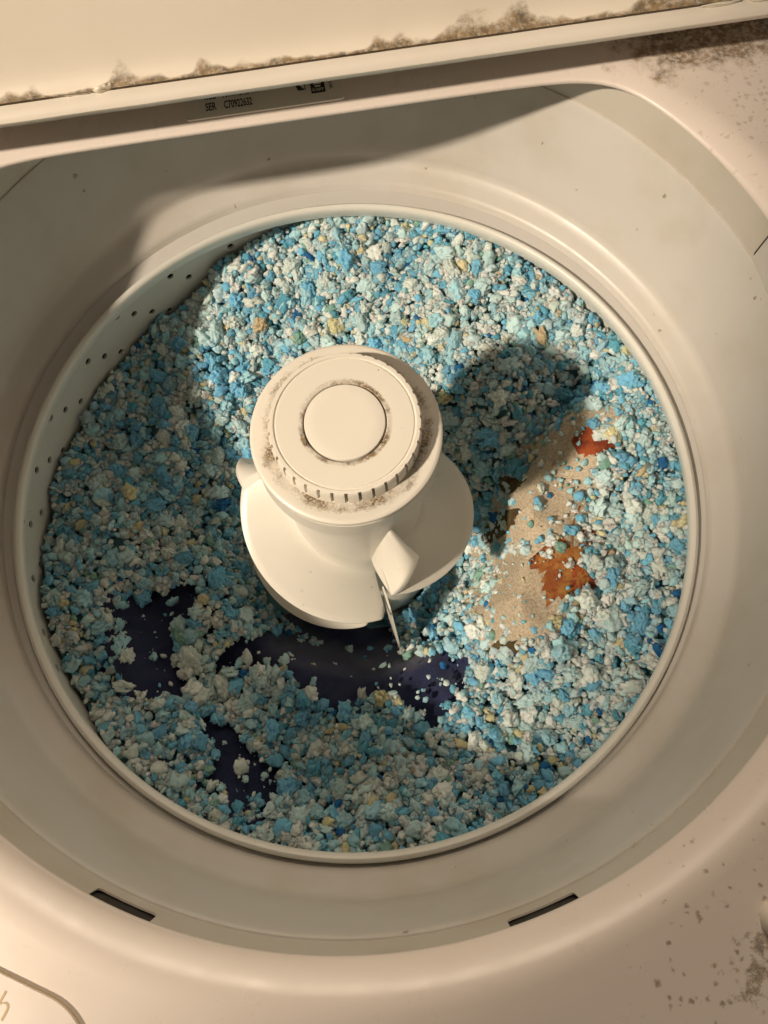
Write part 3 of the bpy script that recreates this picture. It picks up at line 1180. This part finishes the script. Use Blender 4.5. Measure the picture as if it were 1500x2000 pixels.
for i in big_i:
    q = KEYS[colour[i]]
    o = bpy.data.objects.new('foam_chunk', HI[int(rng.integers(len(HI)))])
    C.objects.link(o)
    if not o.data.materials:
        o.data.materials.append(m_foam)
    o.material_slots[0].link = 'OBJECT'
    o.material_slots[0].material = m_chunk[q]
    o.location = (px[i], py[i], pz[i] + .15 * size[i])
    o.scale = [size[i] * f for f in rng.uniform(.88, 1.15, 3)]
    o.rotation_euler = rng.uniform(0, 6.28, 3)
    zn = zone(px[i], py[i])
    o['label'] = 'large %s scrap of shredded foam %s' % (TONE[q], zn)
    o['category'] = 'foam scrap'
    o['group'] = '%s foam scraps %s' % (TONE[q], zn)

# everything else: one mass of crumbs on a bed
VV, FF, CC = [], [], []
base = 0
for i in np.flatnonzero(~is_big):
    s = size[i]
    v, f = (MIDA[int(rng.integers(len(MIDA)))] if s > .0035 else LOWA[int(rng.integers(len(LOWA)))])
    M = rand_rot(rng) * (s * rng.uniform(.85, 1.15, 3))[None, :]
    VV.append(v @ M.T + np.array([px[i], py[i], pz[i]]))
    FF.append(f + base)
    base += len(v)
    c = np.array(PALETTE[KEYS[colour[i]]]) * rng.uniform(.82, 1.12) * rng.uniform(.97, 1.03, 3)
    CC.append(np.repeat(np.append(c, 1)[None, :], len(v), 0))
# bed below the scraps
nb, na = 40, 96
bedv, bedf = [], []
for j in range(nb + 1):
    r = .068 + (.2485 - .068) * j / nb
    for i in range(na):
        a = 2 * PI * i / na
        x, y = r * math.cos(a), r * math.sin(a)
        low = any(math.hypot(x - u, y - w) < .022 for poly in CLOTH for u, w in poly) or any(bool(inside(poly, np.array(x), np.array(y))) for poly in CLOTH)
        bedv.append((x, y, float(H(x, y)) - (.019 if low else .0065) - (.012 if j == 0 else 0)))
for j in range(nb):
    for i in range(na):
        a, b_ = j * na + i, j * na + (i + 1) % na
        bedf.append((a, b_, b_ + na))
        bedf.append((a, b_ + na, a + na))
VV.append(np.array(bedv))
FF.append(np.array(bedf) + base)
CC.append(np.repeat(np.array([[.16, .33, .38, 1]]), len(bedv), 0))
VV, FF, CC = np.concatenate(VV), np.concatenate(FF), np.concatenate(CC)
me = bpy.data.meshes.new('shredded_foam')
me.vertices.add(len(VV))
me.vertices.foreach_set('co', VV.astype(np.float32).ravel())
me.loops.add(FF.size)
me.loops.foreach_set('vertex_index', FF.astype(np.int32).ravel())
me.polygons.add(len(FF))
me.polygons.foreach_set('loop_start', np.arange(0, FF.size, 3, dtype=np.int32))
me.polygons.foreach_set('use_smooth', np.ones(len(FF), bool))
me.update(calc_edges=True)
at = me.attributes.new('foam_colour', 'FLOAT_COLOR', 'POINT')
at.data.foreach_set('color', CC.astype(np.float32).ravel())
link('shredded_foam', me, m_foam, label='wet mass of blue and white shredded foam crumbs filling the basket', category='foam', kind='stuff')
print('foam tris', len(FF), 'scraps', len(px))
